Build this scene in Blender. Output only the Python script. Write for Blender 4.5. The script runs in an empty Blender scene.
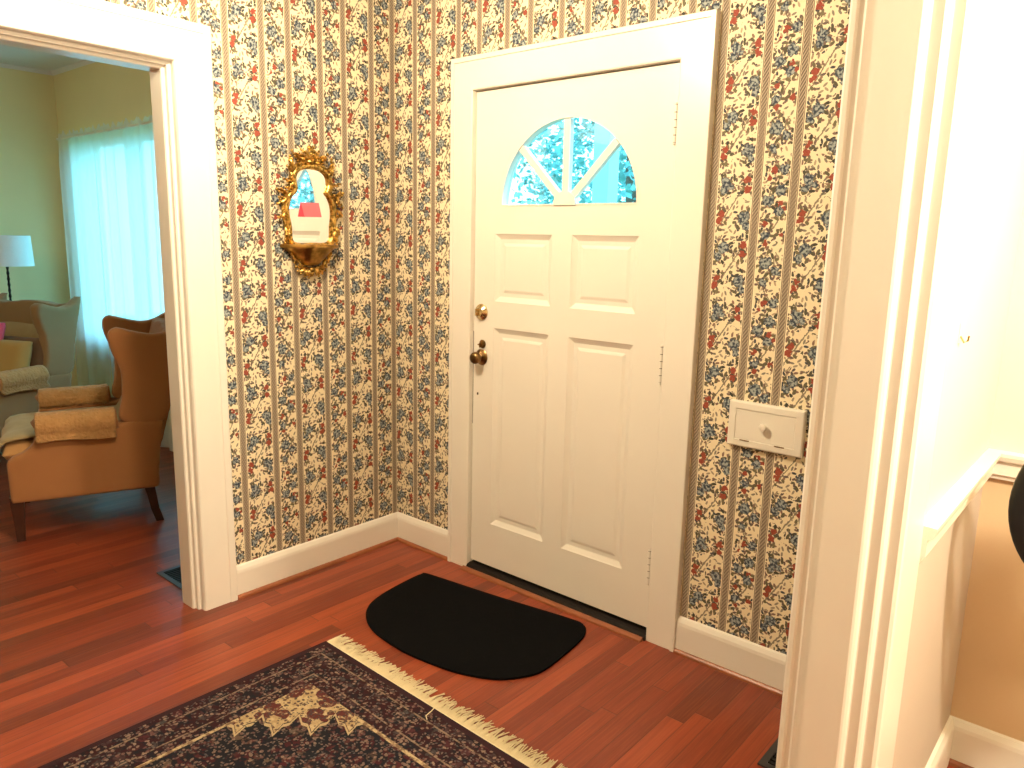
import bpy, bmesh, math, random
from mathutils import Vector, Matrix
random.seed(7)
PI = math.pi
C = bpy.context.scene.collection
SC = bpy.context.scene

# ------------------------------------------------------------------ camera
F, CX, CY, CZ = 756.85, 2.6678, -2.3139, 1.4368
YAW, PITCH, ROLL = 0.7031, 0.187, 0.0229
def cam_axes():
    cy, sy, cp, sp = math.cos(YAW), math.sin(YAW), math.cos(PITCH), math.sin(PITCH)
    f = Vector((-sy*cp, cy*cp, -sp)); r = Vector((cy, sy, 0)); u = r.cross(f)
    c, s = math.cos(ROLL), math.sin(ROLL)
    return c*r + s*u, -s*r + c*u, f
_r, _u, _f = cam_axes()
cd = bpy.data.cameras.new('camera'); cam = bpy.data.objects.new('camera', cd); C.objects.link(cam)
cam.matrix_world = Matrix(((_r.x, _u.x, -_f.x, CX), (_r.y, _u.y, -_f.y, CY), (_r.z, _u.z, -_f.z, CZ), (0, 0, 0, 1)))
cd.sensor_width = 36; cd.lens = F/1024*36; cd.clip_start = 0.03
SC.camera = cam

# ------------------------------------------------------------------ world, lights, exposure
SC.view_settings.view_transform = 'Standard'
SC.view_settings.look = 'None'
SC.view_settings.gamma = 1
SC.view_settings.use_curve_mapping = False
SC.view_settings.exposure = 0.3
try: SC.cycles.use_denoising = True
except Exception: pass
W = bpy.data.worlds.new('daylight'); SC.world = W; W.use_nodes = True
bg = W.node_tree.nodes['Background']
bg.inputs['Color'].default_value = (0.27, 0.74, 1.0, 1); bg.inputs['Strength'].default_value = 5.2

def point_light(name, loc, energy, col, size):
    l = bpy.data.lights.new(name, 'POINT'); l.energy = energy; l.color = col; l.shadow_soft_size = size
    o = bpy.data.objects.new(name, l); C.objects.link(o); o.location = loc
    return o
WARM = (1.0, 0.81, 0.54)
point_light('hall_ceiling_bulb', (0.95, -1.30, 2.40), 88, WARM, 0.06)
point_light('living_warm_fill', (-2.1, -2.3, 2.44), 16, (1.0, .80, .52), 0.08)  # added fill light, warms and brightens the living room walls
point_light('dining_pendant_bulb', (3.35, -1.05, 2.05), 150, (1.0, 0.84, 0.60), 0.08)

# ------------------------------------------------------------------ node helpers
class E:
    """tiny expression wrapper over math nodes"""
    def __init__(self, nt, s): self.nt, self.s = nt, s
    def _m(self, op, *a):
        n = self.nt.nodes.new('ShaderNodeMath'); n.operation = op
        for i, x in enumerate(a):
            if isinstance(x, E): self.nt.links.new(x.s, n.inputs[i])
            else: n.inputs[i].default_value = x
        return E(self.nt, n.outputs[0])
    def __add__(s, o): return s._m('ADD', s, o)
    def __radd__(s, o): return s._m('ADD', o, s)
    def __sub__(s, o): return s._m('SUBTRACT', s, o)
    def __rsub__(s, o): return s._m('SUBTRACT', o, s)
    def __mul__(s, o): return s._m('MULTIPLY', s, o)
    def __rmul__(s, o): return s._m('MULTIPLY', o, s)
    def __truediv__(s, o): return s._m('DIVIDE', s, o)
    def abs(s): return s._m('ABSOLUTE', s)
    def min(s, o): return s._m('MINIMUM', s, o)
    def max(s, o): return s._m('MAXIMUM', s, o)
    def mod(s, o): return s._m('FLOORED_MODULO', s, o)
    def floor(s): return s._m('FLOOR', s)
    def sin(s): return s._m('SINE', s)
    def lt(s, o): return s._m('LESS_THAN', s, o)
    def gt(s, o): return s._m('GREATER_THAN', s, o)
    def sqrt(s): return s._m('SQRT', s)
    def pow(s, o): return s._m('POWER', s, o)
def smooth(e, a, b):
    n = e.nt.nodes.new('ShaderNodeMapRange'); n.interpolation_type = 'SMOOTHSTEP'
    e.nt.links.new(e.s, n.inputs['Value'])
    n.inputs['From Min'].default_value = a; n.inputs['From Max'].default_value = b
    return E(e.nt, n.outputs[0])
def objcoord(nt):
    t = nt.nodes.new('ShaderNodeTexCoord'); s = nt.nodes.new('ShaderNodeSeparateXYZ')
    nt.links.new(t.outputs['Object'], s.inputs[0])
    return E(nt, s.outputs[0]), E(nt, s.outputs[1]), E(nt, s.outputs[2]), t.outputs['Object']
def vec(nt, x, y, z=0.0):
    n = nt.nodes.new('ShaderNodeCombineXYZ')
    for i, a in enumerate((x, y, z)):
        if isinstance(a, E): nt.links.new(a.s, n.inputs[i])
        else: n.inputs[i].default_value = a
    return n.outputs[0]
def noise(nt, v, scale, detail=2, rough=.5):
    n = nt.nodes.new('ShaderNodeTexNoise'); nt.links.new(v, n.inputs['Vector'])
    n.inputs['Scale'].default_value = scale; n.inputs['Detail'].default_value = detail; n.inputs['Roughness'].default_value = rough
    return E(nt, n.outputs[0]), n.outputs['Color']
def white(nt, v):
    n = nt.nodes.new('ShaderNodeTexWhiteNoise'); n.noise_dimensions = '3D'; nt.links.new(v, n.inputs['Vector'])
    return E(nt, n.outputs[0])
def dist(nt, p, c):
    n = nt.nodes.new('ShaderNodeVectorMath'); n.operation = 'DISTANCE'; nt.links.new(p, n.inputs[0])
    n.inputs[1].default_value = (c[0], c[1], 0)
    return E(nt, n.outputs['Value'])
def sep(nt, v):
    s = nt.nodes.new('ShaderNodeSeparateXYZ'); nt.links.new(v, s.inputs[0])
    return [E(nt, o) for o in s.outputs]
def mix(nt, f, a, b):
    n = nt.nodes.new('ShaderNodeMix'); n.data_type = 'RGBA'
    if isinstance(f, E): nt.links.new(f.s, n.inputs[0])
    else: n.inputs[0].default_value = f
    for i, x in ((6, a), (7, b)):
        if isinstance(x, (tuple, list)): n.inputs[i].default_value = (*x[:3], 1)
        else: nt.links.new(x, n.inputs[i])
    return n.outputs[2]
def leaves(nt, x, y, size, seed, wid=.34, keep=1.0):
    """scattered ellipse leaves, one per voronoi cell, each with its own turn"""
    v = nt.nodes.new('ShaderNodeTexVoronoi'); v.voronoi_dimensions = '2D'; v.inputs['Scale'].default_value = 1/size
    v.inputs['Randomness'].default_value = .9
    p = vec(nt, x + seed, y + seed*1.7); nt.links.new(p, v.inputs['Vector'])
    px, py, _ = sep(nt, v.outputs['Position'])
    cr, cg, cb = sep(nt, v.outputs['Color'])
    dx = x + seed - px; dy = y + seed*1.7 - py
    a = cr*6.283; c = (a + 1.5708).sin(); s = a.sin()
    e1 = (dx*c + dy*s)/(size*.46); e2 = (dy*c - dx*s)/(size*.46*wid)
    d = (e1*e1 + e2*e2)
    m = d.lt(1.0)
    if keep < 1: m = m*cg.lt(keep)
    return m, cb

MATS = {}
def base(name, rough=.5, spec=.5):
    m = bpy.data.materials.new(name); m.use_nodes = True
    nt = m.node_tree; b = nt.nodes['Principled BSDF']
    b.inputs['Roughness'].default_value = rough
    b.inputs['Specular IOR Level'].default_value = spec
    MATS[name] = m
    return m, nt, b
def bump(nt, b, h, strength, dist_=.002):
    n = nt.nodes.new('ShaderNodeBump'); n.inputs['Strength'].default_value = strength; n.inputs['Distance'].default_value = dist_
    nt.links.new(h.s, n.inputs['Height']); nt.links.new(n.outputs[0], b.inputs['Normal'])
def mat_paint(name, col, rough=.35, var=.04, scale=6, bs=.08, bscale=90, spec=.5):
    m, nt, b = base(name, rough, spec)
    x, y, z, o = objcoord(nt)
    n, _ = noise(nt, o, scale, 3)
    dark = tuple(c*(1-var*2) for c in col)
    nt.links.new(mix(nt, n, dark, tuple(min(1, c*(1+var)) for c in col)), b.inputs['Base Color'])
    h, _ = noise(nt, o, bscale, 2)
    bump(nt, b, h, bs)
    return m
def mat_metal(name, col, rough=.3, var=.25, scale=40, bs=0):
    m, nt, b = base(name, rough)
    b.inputs['Metallic'].default_value = 1
    x, y, z, o = objcoord(nt)
    n, _ = noise(nt, o, scale, 3)
    nt.links.new(mix(nt, smooth(n, .35, .65), tuple(c*(1-var*2) for c in col), col), b.inputs['Base Color'])
    if bs: bump(nt, b, n, bs, .004)
    return m
def mat_fabric(name, col, scale=500, var=.12, blotch=5, bs=.25):
    m, nt, b = base(name, .95, .1)
    b.inputs['Sheen Weight'].default_value = .15
    x, y, z, o = objcoord(nt)
    n, _ = noise(nt, o, blotch, 3); h, _ = noise(nt, o, scale, 1)
    c1 = mix(nt, n, tuple(c*(1-var) for c in col), tuple(min(1, c*(1+var)) for c in col))
    nt.links.new(mix(nt, h*.35, c1, tuple(c*.6 for c in col)), b.inputs['Base Color'])
    bump(nt, b, h, bs, .002 if bs < .5 else .008)
    return m

mat_paint('trim_paint', (.80, .765, .70), .30, .02, 5, .05, 60)
mat_paint('ceiling_paint', (.78, .78, .76), .8, .02)
mat_paint('olive_wall', (.84, .76, .42), .85, .03, 3, .15, 220)
mat_paint('yellow_wall', (.88, .81, .56), .8, .03, 4, .15, 200)
mat_paint('tan_wall', (.72, .54, .34), .8, .04, 4, .2, 120)
mat_paint('shaded_wall', (.56, .49, .43), .7, .03, 4, .15, 120)  # wall paint greyed for the shade under the chair rail
mat_paint('plain_wall', (.74, .66, .5), .8, .03)
mat_paint('panel_white', (.78, .745, .67), .35, .02)
mat_metal('aged_brass', (.33, .20, .085), .3, .3)
mat_metal('bright_brass', (.72, .57, .33), .18, .12)
mat_metal('gilt', (.80, .50, .14), .28, .38, 70, .5)
mat_metal('gilt_plain', (.62, .36, .10), .3, .3, 25)
mat_metal('dark_metal', (.05, .045, .04), .4, .2)
mat_paint('black_plastic', (.008, .008, .009), .45, .1, 6, .05, 90, .2)
mat_paint('threshold_metal', (.014, .010, .008), .6, .2, 30, .08, 90, .15)
mat_paint('vent_metal', (.03, .03, .035), .4, .2)
mat_paint('shoe_wood', (.30, .095, .038), .35, .25, 12)
mat_paint('leg_wood', (.055, .018, .010), .3, .3, 20)
mat_paint('dark_gap', (.08, .055, .04), .8, .2)
mat_fabric('tan_upholstery', (.36, .16, .064), 420, .10)
mat_fabric('tan_cushion', (.52, .28, .11), 420, .12)
mat_fabric('quilted_cover', (.46, .25, .10), 70, .25, 26, 1.0)
mat_fabric('olive_upholstery', (.32, .20, .10), 420, .10)
mat_fabric('seat_throw', (.38, .28, .14), 120, .16, 18)
mat_fabric('brown_fabric', (.16, .09, .05), 300, .1)
mat_fabric('gold_fabric', (.42, .28, .10), 300, .1)
mat_fabric('pink_fabric', (.85, .16, .30), 300, .05)
mat_paint('red_card', (.80, .05, .09), .5, .02)
mat_paint('red_card_light', (.88, .16, .20), .5, .02)
mat_fabric('fringe_cotton', (.66, .56, .36), 700, .12, 40)
mat_paint('mat_rubber', (.004, .004, .0045), .95, .2, 60, .3, 700, .06)
mat_paint('bark', (.14, .10, .07), .9, .3, 20)
mat_paint('porch_paint', (.42, .56, .58), .5, .05)
mat_paint('leaf', (.22, .52, .50), .6, .35, 8)
mat_paint('lawn', (.16, .30, .12), .9, .3, 3)
mat_paint('concrete', (.45, .44, .42), .9, .1, 6)

def mat_mirror():
    m, nt, b = base('mirror_glass', .02)
    b.inputs['Metallic'].default_value = 1
    x, y, z, o = objcoord(nt); n, _ = noise(nt, o, 3, 1)
    nt.links.new(mix(nt, n, (.90, .91, .90), (.95, .95, .94)), b.inputs['Base Color'])
mat_mirror()
def mat_glass():
    m = bpy.data.materials.new('window_glass'); m.use_nodes = True; MATS['window_glass'] = m
    nt = m.node_tree; nt.nodes.clear()
    out = nt.nodes.new('ShaderNodeOutputMaterial'); tr = nt.nodes.new('ShaderNodeBsdfTransparent'); gl = nt.nodes.new('ShaderNodeBsdfGlossy')
    tr.inputs[0].default_value = (.93, .97, .97, 1); gl.inputs['Roughness'].default_value = .02
    mx = nt.nodes.new('ShaderNodeMixShader')
    mx.inputs[0].default_value = .05; nt.links.new(tr.outputs[0], mx.inputs[1]); nt.links.new(gl.outputs[0], mx.inputs[2])
    nt.links.new(mx.outputs[0], out.inputs[0])
mat_glass()
def mat_sheer():
    m = bpy.data.materials.new('sheer_fabric'); m.use_nodes = True; MATS['sheer_fabric'] = m
    nt = m.node_tree; nt.nodes.clear()
    out = nt.nodes.new('ShaderNodeOutputMaterial')
    tr = nt.nodes.new('ShaderNodeBsdfTransparent'); tl = nt.nodes.new('ShaderNodeBsdfTranslucent'); df = nt.nodes.new('ShaderNodeBsdfDiffuse')
    x, y, z, o = objcoord(nt); n, _ = noise(nt, vec(nt, x*30, y, z*2), 6, 2)
    c = mix(nt, n, (.86, .88, .88), (.94, .95, .95))
    nt.links.new(c, tl.inputs[0]); nt.links.new(c, df.inputs[0])
    m1 = nt.nodes.new('ShaderNodeMixShader'); m1.inputs[0].default_value = .12
    nt.links.new(tl.outputs[0], m1.inputs[1]); nt.links.new(df.outputs[0], m1.inputs[2])
    m2 = nt.nodes.new('ShaderNodeMixShader'); m2.inputs[0].default_value = .86
    nt.links.new(tr.outputs[0], m2.inputs[1]); nt.links.new(m1.outputs[0], m2.inputs[2])
    nt.links.new(m2.outputs[0], out.inputs[0])
mat_sheer()
def mat_shade(name, col, emit):
    m, nt, b = base(name, .8)
    x, y, z, o = objcoord(nt); n, _ = noise(nt, o, 60, 1)
    nt.links.new(mix(nt, n, tuple(c*.94 for c in col), col), b.inputs['Base Color'])
    if emit:
        b.inputs['Emission Color'].default_value = (*WARM, 1); b.inputs['Emission Strength'].default_value = emit
mat_shade('lamp_linen', (.80, .84, .86), 0)
mat_shade('lit_glass', (.9, .85, .75), 4)

def mat_floor():
    m, nt, b = base('oak_floor', .33, .45)
    x, y, z, o = objcoord(nt)
    w = .058
    i = (x/w).floor(); fx = x/w - i
    r1 = white(nt, vec(nt, i, 3.3, 1.1))
    L = 1.15
    yy = y/L + r1*7.31; j = yy.floor(); fy = yy - j
    r2 = white(nt, vec(nt, i, j, 5.0)); r3 = white(nt, vec(nt, i, j, 9.0))
    g, _ = noise(nt, vec(nt, x*46 + r2*40, y*2.2 + r3*10, 0.0), 1.0, 4, .62)
    g2, _ = noise(nt, vec(nt, x*200 + r3*30, y*6, 0.0), 1.0, 2)
    c = mix(nt, r2, (.165, .025, .012), (.325, .060, .022))
    c = mix(nt, smooth(r3, .76, 1.0)*.8, c, (.085, .016, .010))
    c = mix(nt, smooth(g, .35, .75)*.5, c, (.12, .022, .011))
    c = mix(nt, smooth(g2, .4, .8)*.20, c, (.46, .14, .045))
    ex = (fx - .5).abs(); ey = (fy - .5).abs()
    gap = smooth(ex, .468, .495).max(smooth(ey, .4975, .4995))
    c = mix(nt, gap*.65, c, (.05, .014, .008))
    nt.links.new(c, b.inputs['Base Color'])
    rr = g*.2 + .26; nt.links.new(rr.s, b.inputs['Roughness'])
    bump(nt, b, (1.0 - gap) + g2*.15, .25, .0015)
mat_floor()

def mat_wallpaper():
    m, nt, b = base('floral_wallpaper', .75, .25)
    x, y, z, o = objcoord(nt)
    P = .2588; NW = .114; V = .40
    s = x + y
    u = (s - .125).mod(P); v = (z - .4216).mod(V)
    nz, ncol = noise(nt, o, 95, 1)
    nx, ny, nzz = sep(nt, ncol)
    wx = (nx - .5)*.022; wy = (ny - .5)*.022
    pw = vec(nt, u - .1864 + wx, v + wy); pn = vec(nt, u - .057 + wx, v + wy)
    wide_blue = [(-.030, .012, .0125), (-.036, -.012, .010), (-.014, -.004, .008), (-.024, .208, .0145), (-.042, .182, .0105),
                 (.034, .105, .0145), (.046, .080, .0095), (.036, .302, .0145), (.044, .276, .0100)]
    wide_red = [(.040, .016, .0105), (.042, -.012, .0105), (-.040, .112, .0095), (-.046, .090, .0105),
                (.042, .218, .0105), (.040, .190, .0110), (-.040, .314, .0105), (-.046, .293, .0100)]
    nar_blue = [(.024, .045, .0115), (.018, -.016, .0135), (-.018, -.046, .0135), (-.020, .248, .0105), (-.012, .165, .0160),
                (.022, .142, .0110), (.016, .322, .0115), (-.016, .105, .0100)]
    nar_red = [(-.006, .043, .0095), (.032, -.070, .0070), (-.022, .286, .0080), (.030, .250, .0080), (-.018, .224, .0075),
               (.020, .345, .0075), (-.020, .020, .0060)]
    def field(p, items):
        acc = None
        for (a, c, r) in items:
            for k in ((0, V) if c < .025 else (0, -V) if c > V-.025 else (0,)):
                d = dist(nt, p, (a, c + k))/(r*1.12)
                acc = d if acc is None else acc.min(d)
        return acc
    wide = u.gt(NW)
    wb = field(pw, wide_blue); nb = field(pn, nar_blue)
    blue = nb + (wb - nb)*wide
    wr = field(pw, wide_red); nr = field(pn, nar_red)
    red = nr + (wr - nr)*wide
    cream = mix(nt, nz, (.78, .68, .47), (.84, .75, .55))
    col = cream
    # diagonal stems of the wide column, wavy stem of the narrow one
    du = u - .1864
    f = (v - du*1.62 + (nz - .5)*.02 - .05).mod(.2)
    stem_w = (f - .1).abs().lt(.0046)*wide
    dn = u - .057
    stem_n = (dn - (v*47.1).sin()*.016 + (nz - .5)*.008).abs().lt(.0024)*(1.0 - wide)
    stem = stem_w.max(stem_n)
    col = mix(nt, stem*.9, col, (.17, .15, .11))
    near = blue.min(red*.9)
    l1, c1 = leaves(nt, u, v, .0215, 3.1, .46, .95)
    l2, c2 = leaves(nt, u, v, .0165, 7.7, .50, .92)
    l3, c3 = leaves(nt, u, v, .0180, 1.3, .40, .62)
    inset = (u - .1864).abs().lt(.062).max((u - .057).abs().lt(.045))
    leafcol = mix(nt, c1, (.038, .042, .036), (.17, .145, .085))
    leafcol2 = mix(nt, c2, (.05, .06, .075), (.25, .15, .11))
    col = mix(nt, l3*inset*.85, col, mix(nt, c3, (.10, .10, .09), (.36, .27, .18)))
    col = mix(nt, l2*inset*near.lt(2.6), col, leafcol2)
    col = mix(nt, l1*inset*near.lt(2.4), col, leafcol)
    n2, _ = noise(nt, o, 210, 1)
    # red blossoms
    rcol = mix(nt, n2, (.17, .028, .022), (.42, .10, .065))
    col = mix(nt, red.lt(.92), col, rcol)
    # blue roses with a dark rim, pale petals
    n3, _ = noise(nt, o, 110, 1)
    bcol = mix(nt, smooth(n3, .40, .60), (.032, .046, .075), (.34, .38, .37))
    bcol = mix(nt, smooth(blue, .75, 1.1)*.6, bcol, (.05, .06, .085))
    col = mix(nt, blue.lt(1.15), col, bcol)
    # stripe bands
    d = u.abs().min((u - NW).abs()).min((u - P).abs())
    hatch = ((z*1.0 + s*2.2)*620).sin()
    hatch2 = ((z*1.0 - s*1.6)*430).sin()
    bandcol = mix(nt, smooth(hatch*.6 + hatch2*.4, -.5, .7), (.10, .070, .055), (.47, .39, .29))
    bandcol = mix(nt, smooth(d, .0086, .0094)*(1.0 - smooth(d, .0103, .0110)), bandcol, (.60, .50, .36))
    bandcol = mix(nt, smooth(d, .0105, .0112), bandcol, (.12, .09, .06))
    col = mix(nt, d.lt(.0158), col, (.84, .75, .55))
    col = mix(nt, d.lt(.0130), col, bandcol)
    nt.links.new(col, b.inputs['Base Color'])
mat_wallpaper()

RUGW, RUGL = 1.38, 2.1
def mat_rug():
    m, nt, b = base('woven_rug', .95, .1)
    x, y, z, o = objcoord(nt)        # rug object: x from 0 to RUGW, y from -RUGL to 0
    nz, ncol = noise(nt, o, 60, 2); nx, ny, _ = sep(nt, ncol)
    qx = x + (nx - .5)*.008; qy = y + (ny - .5)*.008
    cx_ = RUGW/2; cy_ = RUGL/2
    ax = cx_ - (x - cx_).abs(); ay = cy_ - (y + cy_).abs()     # distance from each side
    d = ax.min(ay)
    NAVY, WINE, BEIGE, DARKR = (.010, .011, .016), (.050, .012, .015), (.42, .32, .18), (.030, .009, .012)
    f1, c1 = leaves(nt, qx, qy, .0135, 2.2, .7, .30); f2, c2 = leaves(nt, qx, qy, .0085, 5.2, .65, .32)
    f3, c3 = leaves(nt, qx, qy, .040, 8.1, .85, .60); f4, c4 = leaves(nt, qx, qy, .062, 4.4, .9, .8)
    flower = mix(nt, c1, (.26, .18, .13), (.11, .045, .045)); flower2 = mix(nt, c2, (.20, .13, .10), (.06, .06, .065))
    rosette = f3*smooth(nz, .4, .6)
    # border ground
    col = mix(nt, smooth(nz, .35, .65), DARKR, NAVY)
    col = mix(nt, rosette*.8, col, mix(nt, c3, (.070, .016, .020), (.05, .05, .05)))
    col = mix(nt, f2*.8, col, flower2)
    col = mix(nt, f1*.8, col, flower)
    # field inside the border
    k = ax.min(ay)
    zig = (((ax - ay)*6.5).mod(1.0) - .5).abs()*.13 + (((ax - ay)*19.5).mod(1.0) - .5).abs()*.03
    corner = ax*.60 + ay*.60 + zig
    fld = k.gt(.188)
    inner = k.gt(.200)*corner.gt(.420)
    cornerband = fld*(1.0 - corner.gt(.420))
    bc = mix(nt, smooth(nz, .3, .7), BEIGE, (.30, .21, .11))
    bc = mix(nt, f4*smooth(nz, .3, .5), bc, (.085, .022, .022))
    bc = mix(nt, f1*.9, bc, (.06, .03, .03)); bc = mix(nt, f2*.8, bc, (.05, .045, .045))
    nc = mix(nt, rosette, NAVY, mix(nt, c3, (.095, .065, .045), (.060, .014, .018)))
    nc = mix(nt, f4*smooth(nz, .45, .6)*.8, nc, (.055, .012, .016))
    nc = mix(nt, f2*.8, nc, flower2); nc = mix(nt, f1*.6, nc, flower)
    col = mix(nt, fld, col, mix(nt, smooth(nz, .4, .6), BEIGE, (.16, .10, .06)))
    col = mix(nt, inner*corner.gt(.438), col, nc)
    col = mix(nt, cornerband.max(inner*corner.lt(.438)), col, bc)
    for cc in (.448,):
        col = mix(nt, inner*(corner - cc).abs().lt(.006)*smooth(nz, .3, .45)*.85, col, BEIGE)
    md = ((x - cx_)*(x - cx_)*1.7 + (y + cy_)*(y + cy_)*.8).sqrt() + ((x - cx_)*30).sin()*.015
    col = mix(nt, inner*md.lt(.34), col, mix(nt, f1*.7, (.09, .022, .024), BEIGE))
    for g0 in (.060, .150):
        line = (d - g0).abs().lt(.003)*smooth(nz, .35, .55)
        col = mix(nt, line*.7, col, (.26, .18, .12))
    col = mix(nt, d.lt(.022), col, (.030, .013, .017))
    weave, _ = noise(nt, vec(nt, x*1.0, y*1.0, 0.0), 420, 1)
    col = mix(nt, smooth(weave, .45, .75)*.4, col, (.012, .010, .012))
    nt.links.new(col, b.inputs['Base Color'])
    bump(nt, b, weave, .5, .003)
mat_rug()

# ------------------------------------------------------------------ mesh helpers
def new_obj(name, bm, mat, parent=None, smooth_=False, loc=None):
    me = bpy.data.meshes.new(name); bmesh.ops.recalc_face_normals(bm, faces=bm.faces[:]); bm.to_mesh(me); bm.free()
    if smooth_:
        for p in me.polygons: p.use_smooth = True
    ms = mat if isinstance(mat, (list, tuple)) else [mat]
    for x in ms: me.materials.append(MATS[x])
    o = bpy.data.objects.new(name, me); C.objects.link(o)
    if parent is not None: o.parent = parent
    if loc is not None: o.location = loc
    return o
def sm_angle(o, deg=40):
    me = o.data
    for p in me.polygons: p.use_smooth = True
    me.set_sharp_from_angle(angle=math.radians(deg))
    return o
def thing(name, label, cat, loc=(0, 0, 0), rz=0, group=None):
    o = bpy.data.objects.new(name, None); C.objects.link(o); o.location = loc; o.rotation_euler = (0, 0, rz)
    o.empty_display_size = .05
    o['label'] = label; o['category'] = cat
    if group: o['group'] = group
    return o
def tag(o, label, cat, group=None):
    o['label'] = label; o['category'] = cat
    if group: o['group'] = group
    return o
def struct(o, label=None):
    o['kind'] = 'structure'
    if label: o['label'] = label
    return o
def box(bm, x0, x1, y0, y1, z0, z1, bev=0, mi=0, mat=None):
    vs = [bm.verts.new((x, y, z)) for x in (x0, x1) for y in (y0, y1) for z in (z0, z1)]
    fs = [bm.faces.new([vs[i] for i in q]) for q in ((0, 1, 3, 2), (4, 6, 7, 5), (0, 4, 5, 1), (2, 3, 7, 6), (0, 2, 6, 4), (1, 5, 7, 3))]
    for f in fs: f.material_index = mi
    if bev:
        es = list({e for f in fs for e in f.edges})
        r = bmesh.ops.bevel(bm, geom=es, offset=bev, segments=2, affect='EDGES', profile=.6)
        vs = list({v for f in r['faces'] for v in f.verts} | {v for v in vs if v.is_valid})
    if mat is not None:
        bmesh.ops.transform(bm, matrix=mat, verts=[v for v in vs if v.is_valid])
    return vs
def prism(bm, pts, axis, a0, a1, bev=0):
    """polygon pts in the two other axes (cyclic order), extruded along axis from a0 to a1"""
    def mk(p, a):
        if axis == 'x': return (a, p[0], p[1])
        if axis == 'y': return (p[0], a, p[1])
        return (p[0], p[1], a)
    A = [bm.verts.new(mk(p, a0)) for p in pts]; B = [bm.verts.new(mk(p, a1)) for p in pts]
    n = len(pts)
    fs = [bm.faces.new(A), bm.faces.new(B[::-1])]
    for i in range(n): fs.append(bm.faces.new((A[i], A[(i+1) % n], B[(i+1) % n], B[i])))
    if bev:
        es = list({e for f in fs[:2] for e in f.edges})
        bmesh.ops.bevel(bm, geom=es, offset=bev, segments=2, affect='EDGES')
    return A + B
def lathe(bm, prof, seg=24, center=(0, 0, 0), axis='z', close=True):
    """prof: (radius, height)"""
    rings = []
    for r, h in prof:
        ring = []
        for k in range(seg):
            a = 2*PI*k/seg; p = (r*math.cos(a), r*math.sin(a), h)
            if axis == 'y': p = (p[0], h, p[1])
            elif axis == 'x': p = (h, p[0], p[1])
            ring.append(bm.verts.new((p[0]+center[0], p[1]+center[1], p[2]+center[2])))
        rings.append(ring)
    for A, B in zip(rings, rings[1:]):
        for k in range(seg): bm.faces.new((A[k], A[(k+1) % seg], B[(k+1) % seg], B[k]))
    if close:
        bm.faces.new(rings[0][::-1]); bm.faces.new(rings[-1])
def tube(bm, pts, r, seg=8, cyclic=False, flat=1.0):
    pts = [Vector(p) for p in pts]; n = len(pts); rings = []
    rad = r if isinstance(r, (list, tuple)) else [r]*n
    up = None
    for i in range(n):
        a = pts[(i-1) % n] if (cyclic or i > 0) else pts[i]; b_ = pts[(i+1) % n] if (cyclic or i < n-1) else pts[i]
        t = (b_ - a).normalized()
        if up is None: up = Vector((0, 0, 1)) if abs(t.z) < .9 else Vector((1, 0, 0))
        s = t.cross(up)
        if s.length < 1e-5: s = t.cross(Vector((0, 1, 0)))
        s.normalize(); up2 = s.cross(t).normalized(); up = up2
        rings.append([bm.verts.new(pts[i] + rad[i]*(math.cos(2*PI*k/seg)*s + flat*math.sin(2*PI*k/seg)*up2)) for k in range(seg)])
    m = n if cyclic else n-1
    for i in range(m):
        A, B = rings[i], rings[(i+1) % n]
        for k in range(seg): bm.faces.new((A[k], A[(k+1) % seg], B[(k+1) % seg], B[k]))
    if not cyclic: bm.faces.new(rings[0][::-1]); bm.faces.new(rings[-1])
def blob(bm, c, r, rot=None, seg=8):
    mt = Matrix.Translation(c)
    if rot is not None: mt = mt @ rot
    mt = mt @ Matrix.Diagonal((*r, 1))
    bmesh.ops.create_uvsphere(bm, u_segments=seg, v_segments=max(4, seg//2+1), radius=1, matrix=mt)
def spline(pts, n=6, cyclic=True):
    out = []; N = len(pts)
    rng = range(N) if cyclic else range(N-1)
    for i in rng:
        p = [Vector((*pts[(i+k) % N], 0)) if cyclic else Vector((*pts[min(max(i+k, 0), N-1)], 0)) for k in (-1, 0, 1, 2)]
        for j in range(n):
            t = j/n
            q = .5*((2*p[1]) + (-p[0]+p[2])*t + (2*p[0]-5*p[1]+4*p[2]-p[3])*t*t + (-p[0]+3*p[1]-3*p[2]+p[3])*t**3)
            out.append((q.x, q.y))
    if not cyclic: out.append(tuple(pts[-1]))
    return out
def plate(bm, outer, holes, to3, thick):
    """flat plate with holes; to3(p, d) gives the 3-d point at depth d"""
    loops = [outer] + holes
    front = []; es = []
    for L in loops:
        vs = [bm.verts.new(to3(p, 0)) for p in L]; front.append(vs)
        es += [bm.edges.new((vs[i], vs[(i+1) % len(vs)])) for i in range(len(vs))]
    r = bmesh.ops.triangle_fill(bm, use_beauty=True, use_dissolve=False, edges=es)
    fs = [g for g in r['geom'] if isinstance(g, bmesh.types.BMFace)]
    mp = {}
    for L, vs in zip(loops, front):
        for p, v in zip(L, vs): mp[v] = bm.verts.new(to3(p, thick))
    for f in fs: bm.faces.new([mp[v] for v in f.verts][::-1])
    for vs in front:
        n = len(vs)
        for i in range(n): bm.faces.new((vs[i], vs[(i+1) % n], mp[vs[(i+1) % n]], mp[vs[i]]))
BM = bmesh.new
def one(name, mat, parent, fn, *a, **k):
    sm = k.pop('sm', False)
    bm = BM(); fn(bm, *a, **k)
    o = new_obj(name, bm, mat, parent)
    if sm: sm_angle(o, sm if sm is not True else 40)
    return o

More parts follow.
